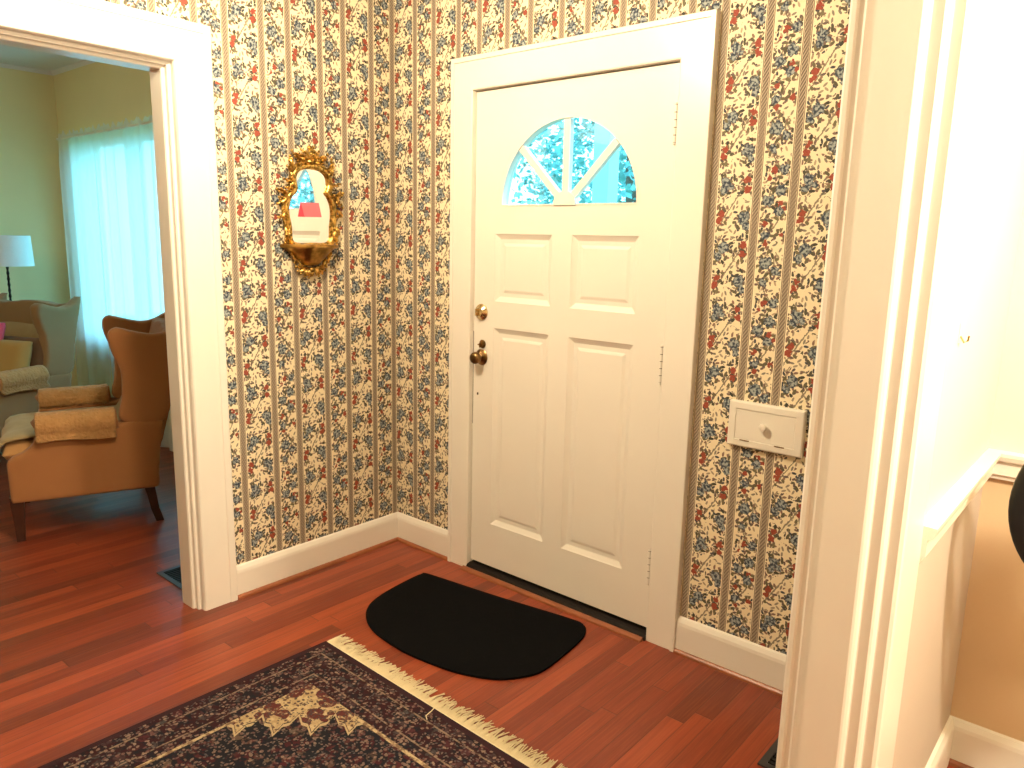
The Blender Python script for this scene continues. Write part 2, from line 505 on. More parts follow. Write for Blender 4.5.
# ------------------------------------------------------------------ structure
CEIL = 2.60
YB = -4.0                                    # back of the rooms
XL0, XL1 = -.110, 0.0                         # wall between living room and hall
XR0, XR1 = 2.235, 2.375                      # wall between hall and dining room
XW = -3.87                                   # far wall of the living room
XE = 5.4
LY0, LY1 = -2.75, -.997                      # opening to the living room
RY0, RY1 = -3.25, -.940                      # opening to the dining room
HB = .134                                    # baseboard height

struct(one('floor', 'oak_floor', None, box, XW-.1, XE+.1, YB-.1, .16, -.12, 0))
struct(one('ceiling', 'ceiling_paint', None, box, XW-.1, XE+.1, YB-.1, .16, CEIL, CEIL+.1))
DX0, DX1, DH = .484, 1.398, 2.02             # front door opening
WX0, WX1, WZ0, WZ1 = -3.55, -1.35, .66, 2.08 # living room window
def rect(a0, a1, b0, b1): return [(a0, b0), (a1, b0), (a1, b1), (a0, b1)]
def xz(y0, sgn=1): return lambda p, d: (p[0], y0 + sgn*d, p[1])
def yz(x0, sgn=1): return lambda p, d: (x0 + sgn*d, p[0], p[1])
# front wall, one stretch per room
struct(one('wall_front_hall', 'floral_wallpaper', None, plate,
           [(XL1-.06, 0), (DX0, 0), (DX0, DH), (DX1, DH), (DX1, 0), (XR0+.07, 0), (XR0+.07, CEIL), (XL1-.06, CEIL)], [], xz(0), .16))
struct(one('wall_front_living', 'olive_wall', None, plate, rect(XW, XL1-.06, 0, CEIL), [rect(WX0, WX1, WZ0, WZ1)], xz(0), .16))
o = struct(one('wall_front_dining', 'yellow_wall', None, box, XR0+.07, XE, 0, .16, .90, CEIL))
struct(one('wall_front_wainscot', 'tan_wall', None, box, XR0+.07, XE, 0, .16, 0, .90))
# partition: hall side papered, other side painted
def wall_open(x0, x1, y0, y1, h, name, mat):
    struct(one(name, mat, None, plate,
               [(YB, 0), (y0, 0), (y0, h), (y1, h), (y1, 0), (0, 0), (0, CEIL), (YB, CEIL)], [], yz(x0), x1-x0))
LH = 2.012
wall_open(XL0, XL0+.05, LY0, LY1+.01, LH+.01, 'wall_left_living', 'olive_wall')
wall_open(XL0+.05, XL1, LY0, LY1+.01, LH+.01, 'wall_left', 'floral_wallpaper')
RH = 2.10
wall_open(XR0, XR0+.07, RY0, RY1+.04, RH+.04, 'wall_right', 'floral_wallpaper')
struct(one('wall_right_dining', 'yellow_wall', None, plate,
           [(RY1+.04, .90), (0, .90), (0, CEIL), (YB, CEIL), (YB, .90), (RY0, .90), (RY0, RH+.04), (RY1+.04, RH+.04)], [], yz(XR0+.07), XR1-XR0-.07))
struct(one('wall_right_shaded', 'shaded_wall', None, box, XR0+.07, XR1, RY1+.04, 0, 0, .90))  # same wall below the rail, its shade put into the colour
struct(one('wall_far_living', 'olive_wall', None, box, XW-.1, XW, YB, .16, 0, CEIL))
struct(one('wall_back', 'plain_wall', None, box, XW-.1, XE+.1, YB-.1, YB, 0, CEIL))
struct(one('wall_dining_end', 'yellow_wall', None, box, XE, XE+.1, YB, .16, 0, CEIL))

# casings -------------------------------------------------------------
def casing_profile(w, t, steps=True):
    """(across from the opening edge, out from the wall)"""
    if steps:
        return [(0, 0), (0, t*.35), (.006, t*.62), (.012, t*.62), (.015, t*.40), (.020, t*.40), (.024, t*.95), (.030, t), (w*.78, t), (w*.80, t*1.12), (w*.97, t*1.12), (w, t*.9), (w, 0)]
    return [(0, 0), (0, t*.9), (.004, t), (w*.84, t), (w*.86, t*1.25), (w*.98, t*1.25), (w, t*1.1), (w, 0)]
def casing_run(bm, prof, path, inward, outn):
    """mitred trim: path = opening corners; per corner an 'across' direction (mitred), outn = away from the wall"""
    rings = []
    for p, a in zip(path, inward):
        rings.append([bm.verts.new(Vector(p) + Vector(a)*u + Vector(outn)*t) for u, t in prof])
    n = len(prof)
    for A, B in zip(rings, rings[1:]):
        for k in range(n): bm.faces.new((A[k], A[(k+1) % n], B[(k+1) % n], B[k]))
    bm.faces.new(rings[0][::-1]); bm.faces.new(rings[-1])
# front door casing (trim_1)
prof = casing_profile(.118, .021, False)
struct(one('trim_1', 'trim_paint', None, casing_run, prof,
    [(DX0, 0, 0), (DX0, 0, DH), (DX1, 0, DH), (DX1, 0, 0)], [(-1, 0, 0), (-1, 0, 1.09), (1, 0, 1.09), (1, 0, 0)], (0, -1, 0)), 'cream casing around the front door')
# opening to the living room: casing on the hall side and jamb lining
LJ, LHJ = LY1-.025, LH-.025
prof = [(0, -.034), (.003, -.029), (.009, -.027), (.011, -.025), (.011, -.010), (.015, -.006), (.020, -.005), (.022, -.003), (.022, .014), (.026, .022), (.030, .024), (.128, .024), (.131, .028), (.155, .028), (.160, .022), (.160, -.034)]
struct(one('trim_2', 'trim_paint', None, casing_run, prof,
    [(0, LJ, 0), (0, LJ, LHJ), (0, LY0, LHJ), (0, LY0, 0)], [(0, 1, 0), (0, 1, 1), (0, -1, 1), (0, -1, 0)], (1, 0, 0)), 'stepped casing around the living room opening')
def jamb(bm, x0, x1, y0, y1, h, t=.03):
    box(bm, x0, x1, y1, y1+t, 0, h+t); box(bm, x0, x1, y0-t, y0, 0, h+t); box(bm, x0, x1, y0, y1, h, h+t)
struct(one('trim_3', 'trim_paint', None, jamb, XL0-.002, XL1-.034, LY0, LJ, LHJ), 'jamb lining of the living room opening')
prof = casing_profile(.135, .022)
struct(one('trim_4', 'trim_paint', None, casing_run, prof,
    [(XL0, LY1, 0), (XL0, LY1, LH), (XL0, LY0, LH), (XL0, LY0, 0)], [(0, 1, 0), (0, 1, 1), (0, -1, 1), (0, -1, 0)], (-1, 0, 0)))
# opening to the dining room, nearest the camera
profd = [(0, 0), (0, .006), (.004, .010), (.030, .010), (.034, .022), (.040, .024), (.058, .024), (.060, .034), (.066, .036), (.165, .036), (.170, .032), (.172, 0)]
profd = [(0, -.041), (.002, -.037), (.006, -.033), (.012, -.031), (.013, -.029), (.013, -.012), (.016, -.008), (.022, -.005), (.026, -.004), (.027, -.002), (.027, .014), (.031, .020), (.036, .022), (.172, .022), (.178, .018), (.178, -.041)]
struct(one('trim_5', 'trim_paint', None, casing_run, profd,
    [(XR1-.01, RY1, 0), (XR1-.01, RY1, RH), (XR1-.01, RY0, RH), (XR1-.01, RY0, 0)], [(0, 1, 0), (0, 1, 1), (0, -1, 1), (0, -1, 0)], (1, 0, 0)), 'stepped casing nearest the camera, dining room side')
profh = [(.010, 0), (.010, .018), (.013, .022), (.013, .030), (.010, .034), (.012, .042), (.018, .047), (.14, .047), (.145, .043), (.145, 0)]
struct(one('trim_6', 'trim_paint', None, casing_run, profh,
    [(XR0+.020, RY1, 0), (XR0+.020, RY1, RH), (XR0+.020, RY0, RH), (XR0+.020, RY0, 0)], [(0, 1, 0), (0, 1, 1), (0, -1, 1), (0, -1, 0)], (-1, 0, 0)))
struct(one('trim_7', 'trim_paint', None, jamb, XR0+.020, XR1-.051, RY0, RY1, RH))
# baseboards
bprof = [(0, 0), (.017, 0), (.017, .105), (.015, .116), (.008, .130), (0, HB)]
def bb_x(bm, x0, x1, y): prism(bm, [(y - a, z) for a, z in bprof], 'x', x0, x1)
def bb_y(bm, y0, y1, x, s): prism(bm, [(x + s*a, z) for a, z in bprof], 'y', y0, y1)
sprof = [(0, 0), (.013, 0), (.011, .008), (.006, .013), (0, .014)]
def baseboard(name, fn, args, off):
    bm = BM(); fn(bm, *args); o = struct(new_obj(name, bm, 'trim_paint'))
    return o
baseboard('baseboard_front', bb_x, (.0, DX0-.118, 0), 0)
baseboard('baseboard_front_right', bb_x, (DX1+.118, XR0-.02, 0), 0)
baseboard('baseboard_left', bb_y, (LY1+.135, -.0, 0, 1), 0)
baseboard('baseboard_dining', bb_x, (XR1, XE, 0), 0)
baseboard('baseboard_dining_side', bb_y, (RY1+.178, 0, XR1, 1), 0)
baseboard('baseboard_living', bb_x, (XW, XL0, 0), 0)
baseboard('baseboard_living_far', bb_y, (YB, 0, XW, 1), 0)
# wooden shoe moulding
def shoe(bm):
    prism(bm, [(-.017 - a, z) for a, z in sprof], 'x', .017, DX0-.118)
    prism(bm, [(-.017 - a, z) for a, z in sprof], 'x', DX1+.118, XR0-.02)
    prism(bm, [(.017 + a, z) for a, z in sprof], 'y', LY1+.135, -.017)
    prism(bm, [(-.017 - a, z) for a, z in sprof], 'x', XR1+.017, XE)
struct(one('trim_8', 'shoe_wood', None, shoe), 'brown wooden shoe moulding along the skirting')
# chair rail in the dining room
rprof = [(0, 0), (.012, .002), (.014, .012), (.020, .016), (.020, .050), (.030, .056), (.034, .068), (.034, .076), (0, .078)]
def rail(bm):
    prism(bm, [(-a, .845 + z) for a, z in rprof], 'x', XR1, XE)
    prism(bm, [(XR1 + a, .845 + z) for a, z in rprof], 'y', RY1+.178, 0)
struct(one('trim_9', 'trim_paint', None, rail), 'white chair rail in the dining room')
# crown in living room
def crown(bm):
    prism(bm, [(0, CEIL), (-.025, CEIL), (-.022, CEIL-.006), (-.006, CEIL-.022), (0, CEIL-.025)], 'x', XW, XL0)
    prism(bm, [(XW, CEIL), (XW+.025, CEIL), (XW+.022, CEIL-.006), (XW+.006, CEIL-.022), (XW, CEIL-.025)], 'y', YB, 0)
struct(one('trim_10', 'ceiling_paint', None, crown))

# ------------------------------------------------------------------ front door
door = bpy.data.objects.new('door_1', None); C.objects.link(door); struct(door, 'cream six panel front door with a half round fan window')
DY = .002; DT = .044
lx, lr, lz = .941, .314, 1.571
arch = [(lx + lr*math.cos(PI*k/40), lz + lr*math.sin(PI*k/40)) for k in range(41)]
PAN = [(.598, .884, 1.190, 1.461), (.978, 1.266, 1.196, 1.464), (.597, .884, .228, 1.082), (.985, 1.267, .236, 1.088)]
PAN = [(.600, .886, 1.192, 1.462), (.980, 1.266, 1.192, 1.462), (.600, .886, .232, 1.082), (.980, 1.266, .232, 1.082)]
bm = BM(); plate(bm, rect(DX0+.004, DX1-.004, .038, DH-.006), [arch] + [rect(*p) for p in PAN], xz(DY), DT)
new_obj('door_slab', bm, 'trim_paint', door)
for (x0, x1, z0, z1) in PAN:
    bm = BM()
    def ring(i, y): return [bm.verts.new((x, y, z)) for x, z in ((x0+i, z0+i), (x1-i, z0+i), (x1-i, z1-i), (x0+i, z1-i))]
    R = [ring(0, DY+.030), ring(0, DY+.001), ring(.003, DY+.003), ring(.018, DY+.011), ring(.021, DY+.012), ring(.036, DY+.012), ring(.046, DY+.0085), ring(.048, DY+.008)]
    for A, B in zip(R, R[1:]):
        for k in range(4): bm.faces.new((A[k], A[(k+1) % 4], B[(k+1) % 4], B[k]))
    bm.faces.new(R[-1]); bm.faces.new(R[0][::-1])
    new_obj('raised_panel', bm, 'trim_paint', door)
# fan window
bm = BM(); arch2 = [(lx + (lr-.006)*math.cos(PI*k/40), lz+.005 + (lr-.009)*math.sin(PI*k/40)) for k in range(41)]
plate(bm, [(p[0], p[1]) for p in arch], [arch2], xz(DY-.002), .02)
fr = new_obj('fan_window_frame', bm, 'trim_paint', door)
one('fan_window_glass', 'window_glass', door, plate, [(lx + (lr-.008)*math.cos(PI*k/40), lz+.005 + (lr-.010)*math.sin(PI*k/40)) for k in range(41)], [], xz(DY+.022), .004)
for a in (45, 90, 135):
    ca, sa = math.cos(math.radians(a)), math.sin(math.radians(a))
    w = .0145 if a == 90 else .0135
    pts = [(lx + .03*ca - w*sa, lz + .03*sa + w*ca), (lx + .03*ca + w*sa, lz + .03*sa - w*ca), (lx + .306*ca + w*sa, lz + .306*sa - w*ca), (lx + .306*ca - w*sa, lz + .306*sa + w*ca)]
    bm = BM(); plate(bm, pts, [], xz(DY-.001), .022); new_obj('muntin', bm, 'trim_paint', door)
bm = BM(); plate(bm, [(lx + .052*math.cos(PI*k/16), lz + .052*math.sin(PI*k/16)) for k in range(17)], [], xz(DY-.006), .026)
new_obj('muntin_hub', bm, 'trim_paint', door)
# hardware
bm = BM(); lathe(bm, [(.0, DY), (.033, DY), (.034, DY-.004), (.030, DY-.010), (.021, DY-.014), (.017, DY-.020), (.0005, DY-.021)], 28, (.532, 0, 1.143), 'y', False)
db = sm_angle(new_obj('deadbolt', bm, 'bright_brass', door), 35)
bm = BM(); box(bm, .523, .528, DY-.034, DY-.018, 1.128, 1.158, .002); box(bm, .519, .532, DY-.030, DY-.018, 1.138, 1.148, .002)
new_obj('thumb_turn', bm, 'bright_brass', db)
bm = BM(); lathe(bm, [(.0, DY), (.033, DY), (.034, DY-.003), (.030, DY-.007), (.018, DY-.011), (.011, DY-.016), (.010, DY-.018), (.013, DY-.020), (.021, DY-.025), (.0255, DY-.034), (.0255, DY-.044), (.021, DY-.053), (.012, DY-.058), (.0005, DY-.059)], 28, (.535, 0, .954), 'y', False)
kn = sm_angle(new_obj('door_knob', bm, 'aged_brass', door), 50)
bm = BM(); lathe(bm, [(.0, 0), (.017, 0), (.018, -.003), (.012, -.006), (.0005, -.006)], 20, (.540, DY, 1.010), 'y', False)
box(bm, .532, .536, DY-.016, DY-.005, .996, 1.014, .001); box(bm, .522, .534, DY-.014, DY-.006, 1.004, 1.010, .001)
new_obj('night_latch', bm, 'aged_brass', door)
for z0, z1 in ((1.765, 1.885), (.964, 1.088), (.212, .340)):
    bm = BM(); n = 5; xh = DX1-.014; dz = (z1-z0)/n
    for k in range(n): lathe(bm, [(.0062, z0 + k*dz + .001), (.0062, z0 + (k+1)*dz - .0016)], 12, (xh, DY-.005, 0))
    lathe(bm, [(.002, z0 - .007), (.0058, z0 - .004), (.0045, z0)], 12, (xh, DY-.005, 0)); lathe(bm, [(.0045, z1), (.0058, z1 + .004), (.002, z1 + .007)], 12, (xh, DY-.005, 0))
    hg = sm_angle(new_obj('hinge', bm, 'trim_paint', door))
    bm = BM(); box(bm, xh + .0055, xh + .0095, DY-.0042, DY+.0005, z0, z1); lathe(bm, [(.0050, z0), (.0050, z1)], 10, (xh, DY-.005, 0))
    new_obj('hinge_gap', bm, 'dark_gap', hg)
bm = BM(); box(bm, .513, .519, DY-.004, DY+.001, .790, .800, .001); new_obj('bolt_hole', bm, 'dark_gap', door)
bm = BM(); box(bm, DX0+.002, DX0+.0044, DY-.001, DY+.03, .66, 1.06); new_obj('door_gap', bm, 'dark_gap', door)
# jamb lining + threshold
def djamb(bm):
    box(bm, DX0-.02, DX0+.0015, .001, .16, 0, DH+.02); box(bm, DX1-.0015, DX1+.02, .001, .16, 0, DH+.02); box(bm, DX0, DX1, .001, .16, DH-.002, DH+.02)
    box(bm, DX0, DX0+.013, DY+DT+.002, .10, 0, DH); box(bm, DX1-.013, DX1, DY+DT+.002, .10, 0, DH); box(bm, DX0, DX1, DY+DT+.002, .10, DH-.015, DH)
struct(one('trim_11', 'trim_paint', None, djamb), 'door frame and stops')
def thr(bm): prism(bm, [(-.030, 0), (.16, 0), (.16, .026), (.066, .026), (.066, .046), (.048, .046), (.048, .026), (.0, .025), (-.018, .020), (-.030, .006)], 'x', DX0, DX1)
struct(one('trim_12', 'threshold_metal', None, thr), 'dark metal threshold under the front door')
def thr2(bm): prism(bm, [(-.052, 0), (-.030, 0), (-.030, .013), (-.036, .014), (-.050, .007)], 'x', DX0-.01, DX1-.005)
struct(one('trim_13', 'shoe_wood', None, thr2), 'wooden strip in front of the threshold')

# ------------------------------------------------------------------ living room window and curtain
def winframe(bm):
    t = .045
    box(bm, WX0, WX0+t, .05, .11, WZ0, WZ1); box(bm, WX1-t, WX1, .05, .11, WZ0, WZ1)
    box(bm, WX0, WX1, .05, .11, WZ0, WZ0+t); box(bm, WX0, WX1, .05, .11, WZ1-t, WZ1)
    for f in (1/3, 2/3): x = WX0 + f*(WX1-WX0); box(bm, x-.035, x+.035, .045, .115, WZ0, WZ1)
    box(bm, WX0-.05, WX1+.05, -.03, .05, WZ0-.03, WZ0)
w1 = struct(one('window_1', 'trim_paint', None, winframe), 'wide living room window behind the sheer curtain')
one('window_glass', 'window_glass', w1, box, WX0+.04, WX1-.04, .078, .082, WZ0+.04, WZ1-.04)
cur = thing('sheer_curtain', 'floor length white sheer curtain glowing blue over the living room window', 'curtain', (0, 0, 0))
def sheer(bm, x0, x1):
    n = int((x1-x0)/.012); zs = [.03, .3, .7, 1.1, 1.5, 1.9, 2.06, 2.10, 2.13]
    ph = random.random()*6
    rows = []
    for z in zs:
        row = []
        for i in range(n+1):
            x = x0 + (x1-x0)*i/n
            amp = .020 + .008*math.sin(x*3.1+ph)
            g = 1.0 if z < 2.0 else .6
            y = -.085 + g*amp*math.sin(x*34 + 1.6*math.sin(x*7+ph) + .25*math.sin(z*2)) + .003*math.sin(x*90+ph)
            zz = z + (.022*math.sin(x*33+ph)*math.sin(x*91) if z > 2.12 else 0)
            row.append(bm.verts.new((x, y, zz)))
        rows.append(row)
    for A, B in zip(rows, rows[1:]):
        for i in range(n): bm.faces.new((A[i], A[i+1], B[i+1], B[i]))
for x0, x1 in ((-3.63, -3.00), (-3.05, -2.30), (-2.34, -1.15)):
    bm = BM(); sheer(bm, x0, x1); new_obj('curtain_panel', bm, 'sheer_fabric', cur, True)
bm = BM(); tube(bm, [(-3.66, -.085, 2.095), (-1.1, -.085, 2.095)], .009, 10)
for x in (-3.64, -2.5, -1.12): box(bm, x-.008, x+.008, -.085, 0, 2.088, 2.102)
new_obj('curtain_rod', bm, 'trim_paint', cur)

# ------------------------------------------------------------------ wing armchair (faces local -Y)
def remesh(o, vox=.014, it=4):
    m = o.modifiers.new('r', 'REMESH'); m.mode = 'VOXEL'; m.voxel_size = vox; m.use_smooth_shade = True
    s = o.modifiers.new('s', 'SMOOTH'); s.factor = .5; s.iterations = it
def cushion(bm, x0, x1, y0, y1, z0, z1, puff=.25, n=10, e=.5):
    g = {}
    for s in (0, 1):
        for i in range(n+1):
            for j in range(n+1):
                a = -1 + 2*i/n; c = -1 + 2*j/n
                h = ((1-abs(a)**4)*(1-abs(c)**4))**.5
                zc = (z0+z1)/2; hh = (z1-z0)/2
                zt = zc + (1 if s else -1)*hh*(.18 + .82*h**e if True else 1)
                g[s, i, j] = bm.verts.new(((x0+x1)/2 + (x1-x0)/2*a, (y0+y1)/2 + (y1-y0)/2*c, zt))
    for s in (0, 1):
        for i in range(n):
            for j in range(n):
                q = (g[s, i, j], g[s, i+1, j], g[s, i+1, j+1], g[s, i, j+1]); bm.faces.new(q if s else q[::-1])
    for i in range(n):
        for (A, B) in (((i, 0), (i+1, 0)), ((i+1, n), (i, n)), ((0, i+1), (0, i)), ((n, i), (n, i+1))):
            bm.faces.new((g[0, A[0], A[1]], g[0, B[0], B[1]], g[1, B[0], B[1]], g[1, A[0], A[1]]))
HW = .345
def wing_chair(label, loc, rz, cloth='tan_upholstery'):
    t = thing('wing_armchair', label, 'armchair', loc, rz, 'tan wing armchairs in the living room')
    # body: base plus two scooped side panels
    bm = BM(); box(bm, -HW+.02, HW-.02, -.305, .31, .20, .36)
    side = [(-.318, .195), (-.322, .385), (-.300, .412), (-.250, .430), (-.215, .455), (-.200, .510), (.20, .535), (.345, .53), (.318, .36), (.300, .185)]
    for s in (-1, 1): prism(bm, side, 'x', s*HW, s*(HW-.085))
    body = new_obj('upholstered_body', bm, cloth, t); remesh(body, .013, 3)
    # raked back
    bm = BM()
    back = spline([(-.30, .40), (-.31, .70), (-.315, .93), (-.29, .975), (-.22, .965), (-.12, .975), (0, .985), (.12, .975), (.22, .965), (.29, .975), (.315, .93), (.31, .70), (.30, .40)], 4, False)
    def yb(z): return .22 + max(0, z-.40)*.27
    A = [bm.verts.new((p[0], yb(p[1]), p[1])) for p in back]; B = [bm.verts.new((p[0], yb(p[1])+.11, p[1]-.01)) for p in back]
    bm.faces.new(A); bm.faces.new(B[::-1]); n = len(back)
    for i in range(n): bm.faces.new((A[i], A[(i+1) % n], B[(i+1) % n], B[i]))
    b = new_obj('backrest', bm, cloth, t); remesh(b, .014, 4)
    # wings
    wing = spline([(.150, .545), (.165, .64), (.172, .74), (.165, .80), (.138, .87), (.125, .93), (.132, .972), (.165, .990), (.23, .972), (.31, .955), (.38, .965), (.465, 1.01), (.470, .99), (.430, .85), (.395, .70), (.360, .54), (.25, .51)], 4, True)
    for s in (-1, 1):
        bm = BM(); prism(bm, wing, 'x', s*(HW-.005), s*(HW-.070))
        w = new_obj('wing', bm, cloth, t); remesh(w, .011, 3)
        # rolled arm
        bm = BM()
        path = [(-.190, .530), (-.175, .540), (-.06, .545), (.06, .545), (.14, .55)]
        tube(bm, [(s*(HW-.028), y, z) for y, z in path], [.045, .060, .058, .056, .05], 14)
        a = new_obj('arm', bm, cloth, t, True)
        # quilted arm cover draped over the roll
        bm = BM(); prof_ = []
        for k in range(15):
            ang = math.radians(-62 + 304*k/14*.92); prof_.append((s*(HW-.028) + s*.068*math.cos(ang), .546 + .062*math.sin(ang)))
        prof_ = [(s*(HW+.042), .488)] + prof_[1:] 
        ys = [-.198, -.194] + [-.186 + .03*k for k in range(11)] + [.130]
        rows = []
        for q, y in enumerate(ys):
            row = []
            for i, (px, pz) in enumerate(prof_):
                k = .82 if q == 0 else 1
                cx0 = s*(HW-.028); wob = .004*math.sin(y*90+i*1.3)
                row.append(bm.verts.new((cx0 + (px-cx0)*k + s*wob*.5, y, .55 + (pz-.55)*k + wob*.4 - (.012*math.sin((y+.1)*9)**2 if i == 0 else 0))))
            rows.append(row)
        for A_, B_ in zip(rows, rows[1:]):
            for i in range(len(prof_)-1): bm.faces.new((A_[i], A_[i+1], B_[i+1], B_[i]))
        cv = new_obj('arm_cover', bm, 'quilted_cover', t, True)
        sd = cv.modifiers.new('s', 'SOLIDIFY'); sd.thickness = .007
    # seat cushion, T shaped, with a throw over it
    bm = BM(); cushion(bm, -.265, .265, -.27, .24, .36, .475); cushion(bm, -.300, .300, -.338, -.200, .365, .470)
    c = new_obj('seat_cushion', bm, 'tan_cushion', t); remesh(c, .013, 5)
    bm = BM(); th = [(-.348, .428), (-.343, .455), (-.322, .474), (-.28, .484), (-.18, .490), (.02, .490), (.17, .49), (.215, .56), (.268, .72), (.30, .84)]
    rows = []
    for (y, z) in th:
        rows.append([bm.verts.new((x*(1 if y > -.25 else 1.06), y + .004*math.sin(x*31), z + .004*math.sin(x*23+y*9))) for x in [(-.27 + .045*k) for k in range(13)]])
    for A_, B_ in zip(rows, rows[1:]):
        for i in range(12): bm.faces.new((A_[i], A_[i+1], B_[i+1], B_[i]))
    tw = new_obj('seat_throw', bm, 'seat_throw', t, True); sd = tw.modifiers.new('s', 'SOLIDIFY'); sd.thickness = .008
    # legs
    for s in (-1, 1):
        bm = BM()
        def lg(pts):
            rows = []
            for (cx, cy, z, h) in pts: rows.append([bm.verts.new((cx+a*h, cy+c*h, z)) for a, c in ((-1, -1), (1, -1), (1, 1), (-1, 1))])
            for A_, B_ in zip(rows, rows[1:]):
                for i in range(4): bm.faces.new((A_[i], A_[(i+1) % 4], B_[(i+1) % 4], B_[i]))
            bm.faces.new(rows[0][::-1]); bm.faces.new(rows[-1])
        lg([(s*.295, -.295, 0, .017), (s*.295, -.295, .10, .022), (s*.297, -.297, .22, .029)]); new_obj('leg', bm, 'leg_wood', t)
        bm = BM()
        lg([(s*.290, .300, 0, .018), (s*.290, .280, .07, .019), (s*.290, .268, .15, .021), (s*.290, .258, .21, .025)]); new_obj('leg', bm, 'leg_wood', t)
    return t
wing_chair('tan wing armchair seen from the side just beyond the white doorway casing, arm covers on', (-1.43, -.86, 0), math.radians(-19.3))
CH2 = (-2.83, -.92, 0); CH2R = math.radians(25)
wing_chair('grey tan wing armchair at the far left in front of the lamp, holding cushions', CH2, CH2R, 'olive_upholstery')
def at_chair2(x, y, z):
    c, s = math.cos(CH2R), math.sin(CH2R); return (CH2[0] + c*x - s*y, CH2[1] + s*x + c*y, z)
def pillow(name, label, mat, w, h, t, loc, rx, ry, rz):
    bm = BM(); cushion(bm, -w/2, w/2, -h/2, h/2, -t/2, t/2, n=12)
    o = new_obj(name, bm, mat, None, True); o.location = loc; o.rotation_euler = (rx, ry, rz)
    return tag(o, label, 'cushion')
pillow('throw_pillow', 'golden tan square cushion on the far left armchair', 'gold_fabric', .40, .28, .11, at_chair2(.08, .075, .62), math.radians(72), 0, CH2R)
pillow('throw_pillow', 'dark brown cushion half hidden behind the golden cushion', 'brown_fabric', .36, .28, .07, at_chair2(.13, .165, .63), math.radians(74), 0, CH2R)
pillow('throw_pillow', 'small bright pink cushion at the left edge, on the golden cushion', 'pink_fabric', .20, .12, .06, at_chair2(-.04, .12, .80), math.radians(72), 0, CH2R)

# floor lamp
LMP = (-3.51, -.53, 0)
t = thing('floor_lamp', 'floor lamp with a pale drum shade behind the far left armchair', 'lamp', LMP)
bm = BM(); lathe(bm, [(.0, 0), (.13, 0), (.13, .012), (.05, .03), (.012, .04), (.012, .05)], 28); sm_angle(new_obj('base', bm, 'dark_metal', t))
bm = BM(); pr = []
z = .04
while z < 1.24: pr += [(.007, z), (.010, z+.012), (.007, z+.03)]; z += .04
lathe(bm, pr, 12); sm_angle(new_obj('pole', bm, 'dark_metal', t), 60)
bm = BM(); lathe(bm, [(.165, 1.185), (.155, 1.395), (.151, 1.395), (.161, 1.185), (.165, 1.185)], 36, close=False); sm_angle(new_obj('lamp_shade', bm, 'lamp_linen', t))
bm = BM(); lathe(bm, [(.006, 1.22), (.006, 1.39)], 8)
for k in range(3):
    a = 2*PI*k/3; tube(bm, [(0, 0, 1.385), (.152*math.cos(a), .152*math.sin(a), 1.385)], .002, 5)
new_obj('shade_spider', bm, 'dark_metal', t)

# floor registers
def register(label, x0, x1, y0, y1):
    cx0, cy0 = (x0+x1)/2, (y0+y1)/2
    t = thing('floor_register', label, 'floor vent', (cx0, cy0, 0))
    bm = BM(); w, d = x1-x0, y1-y0
    plate(bm, rect(-w/2, w/2, -d/2, d/2), [rect(-w/2+.02, w/2-.02, -d/2+.02, d/2-.02)], lambda p, q: (p[0], p[1], .006-q), .0055)
    new_obj('frame', bm, 'vent_metal', t)
    bm = BM(); box(bm, -w/2+.02, w/2-.02, -d/2+.02, d/2-.02, .0005, .001)
    n = 12
    for k in range(n):
        if w >= d: x = -w/2+.02 + (w-.04)*(k+.5)/n; box(bm, x-.003, x+.003, -d/2+.02, d/2-.02, .001, .0045)
        else: y = -d/2+.02 + (d-.04)*(k+.5)/n; box(bm, -w/2+.02, w/2-.02, y-.003, y+.003, .001, .0045)
    new_obj('louvre', bm, 'black_plastic', t)
register('dark floor register in the living room beside the white casing', -.44, -.19, -.975, -.86)
register('dark floor register by the skirting at the right, beside the near casing', 1.985, 2.10, -.40, -.15)

# ------------------------------------------------------------------ rugs
rz = math.radians(-1.4)
rt = thing('oriental_rug', 'dark wine and navy oriental rug with cream fringe in the foreground', 'rug', (.557, -.826, 0), rz)
bm = BM(); box(bm, 0, RUGW, -RUGL, 0, .0, .009, .002); new_obj('pile', bm, 'woven_rug', rt)
def fringe(bm, sgn, y0):
    x = .0
    box(bm, .002, RUGW-.002, min(y0, y0+sgn*.014), max(y0, y0+sgn*.034), .0005, .005)
    n = 340
    for k in range(n):
        x = .003 + (RUGW-.006)*k/(n-1) + random.uniform(-.001, .001)
        L = random.uniform(.060, .082); dx = random.uniform(-.016, .016); lift = random.uniform(0, .009)
        tube(bm, [(x, y0 + sgn*.008, .004), (x+dx*.3, y0+sgn*L*.5, .004+lift), (x+dx, y0+sgn*L, .0025+lift*.4)], [.0028, .0025, .0016], 4)
bm = BM(); fringe(bm, 1, 0); f1 = new_obj('fringe', bm, 'fringe_cotton', rt)
bm = BM(); fringe(bm, -1, -RUGL); f2 = new_obj('fringe', bm, 'fringe_cotton', rt)
bm = BM(); tube(bm, [(.575, .004, .010), (.583, -.02, .0105), (.588, -.045, .0105), (.604, -.055, .0105)], .0015, 5); new_obj('loose_thread', bm, 'fringe_cotton', rt)
mo = spline([(.395, -.250), (.399, -.212), (.425, -.190), (.75, -.148), (1.105, -.091), (1.171, -.096), (1.208, -.133), (1.232, -.22), (1.250, -.43), (1.222, -.52), (1.160, -.592), (1.051, -.645), (.92, -.672), (.788, -.682), (.631, -.664), (.523, -.617), (.458, -.550), (.425, -.470), (.405, -.36)], 6)
bm = BM(); prism(bm, mo, 'z', .0005, .009, .002)
mt_ = tag(new_obj('door_mat', bm, 'mat_rubber', None), 'plain black half round mat in front of the front door', 'door mat')

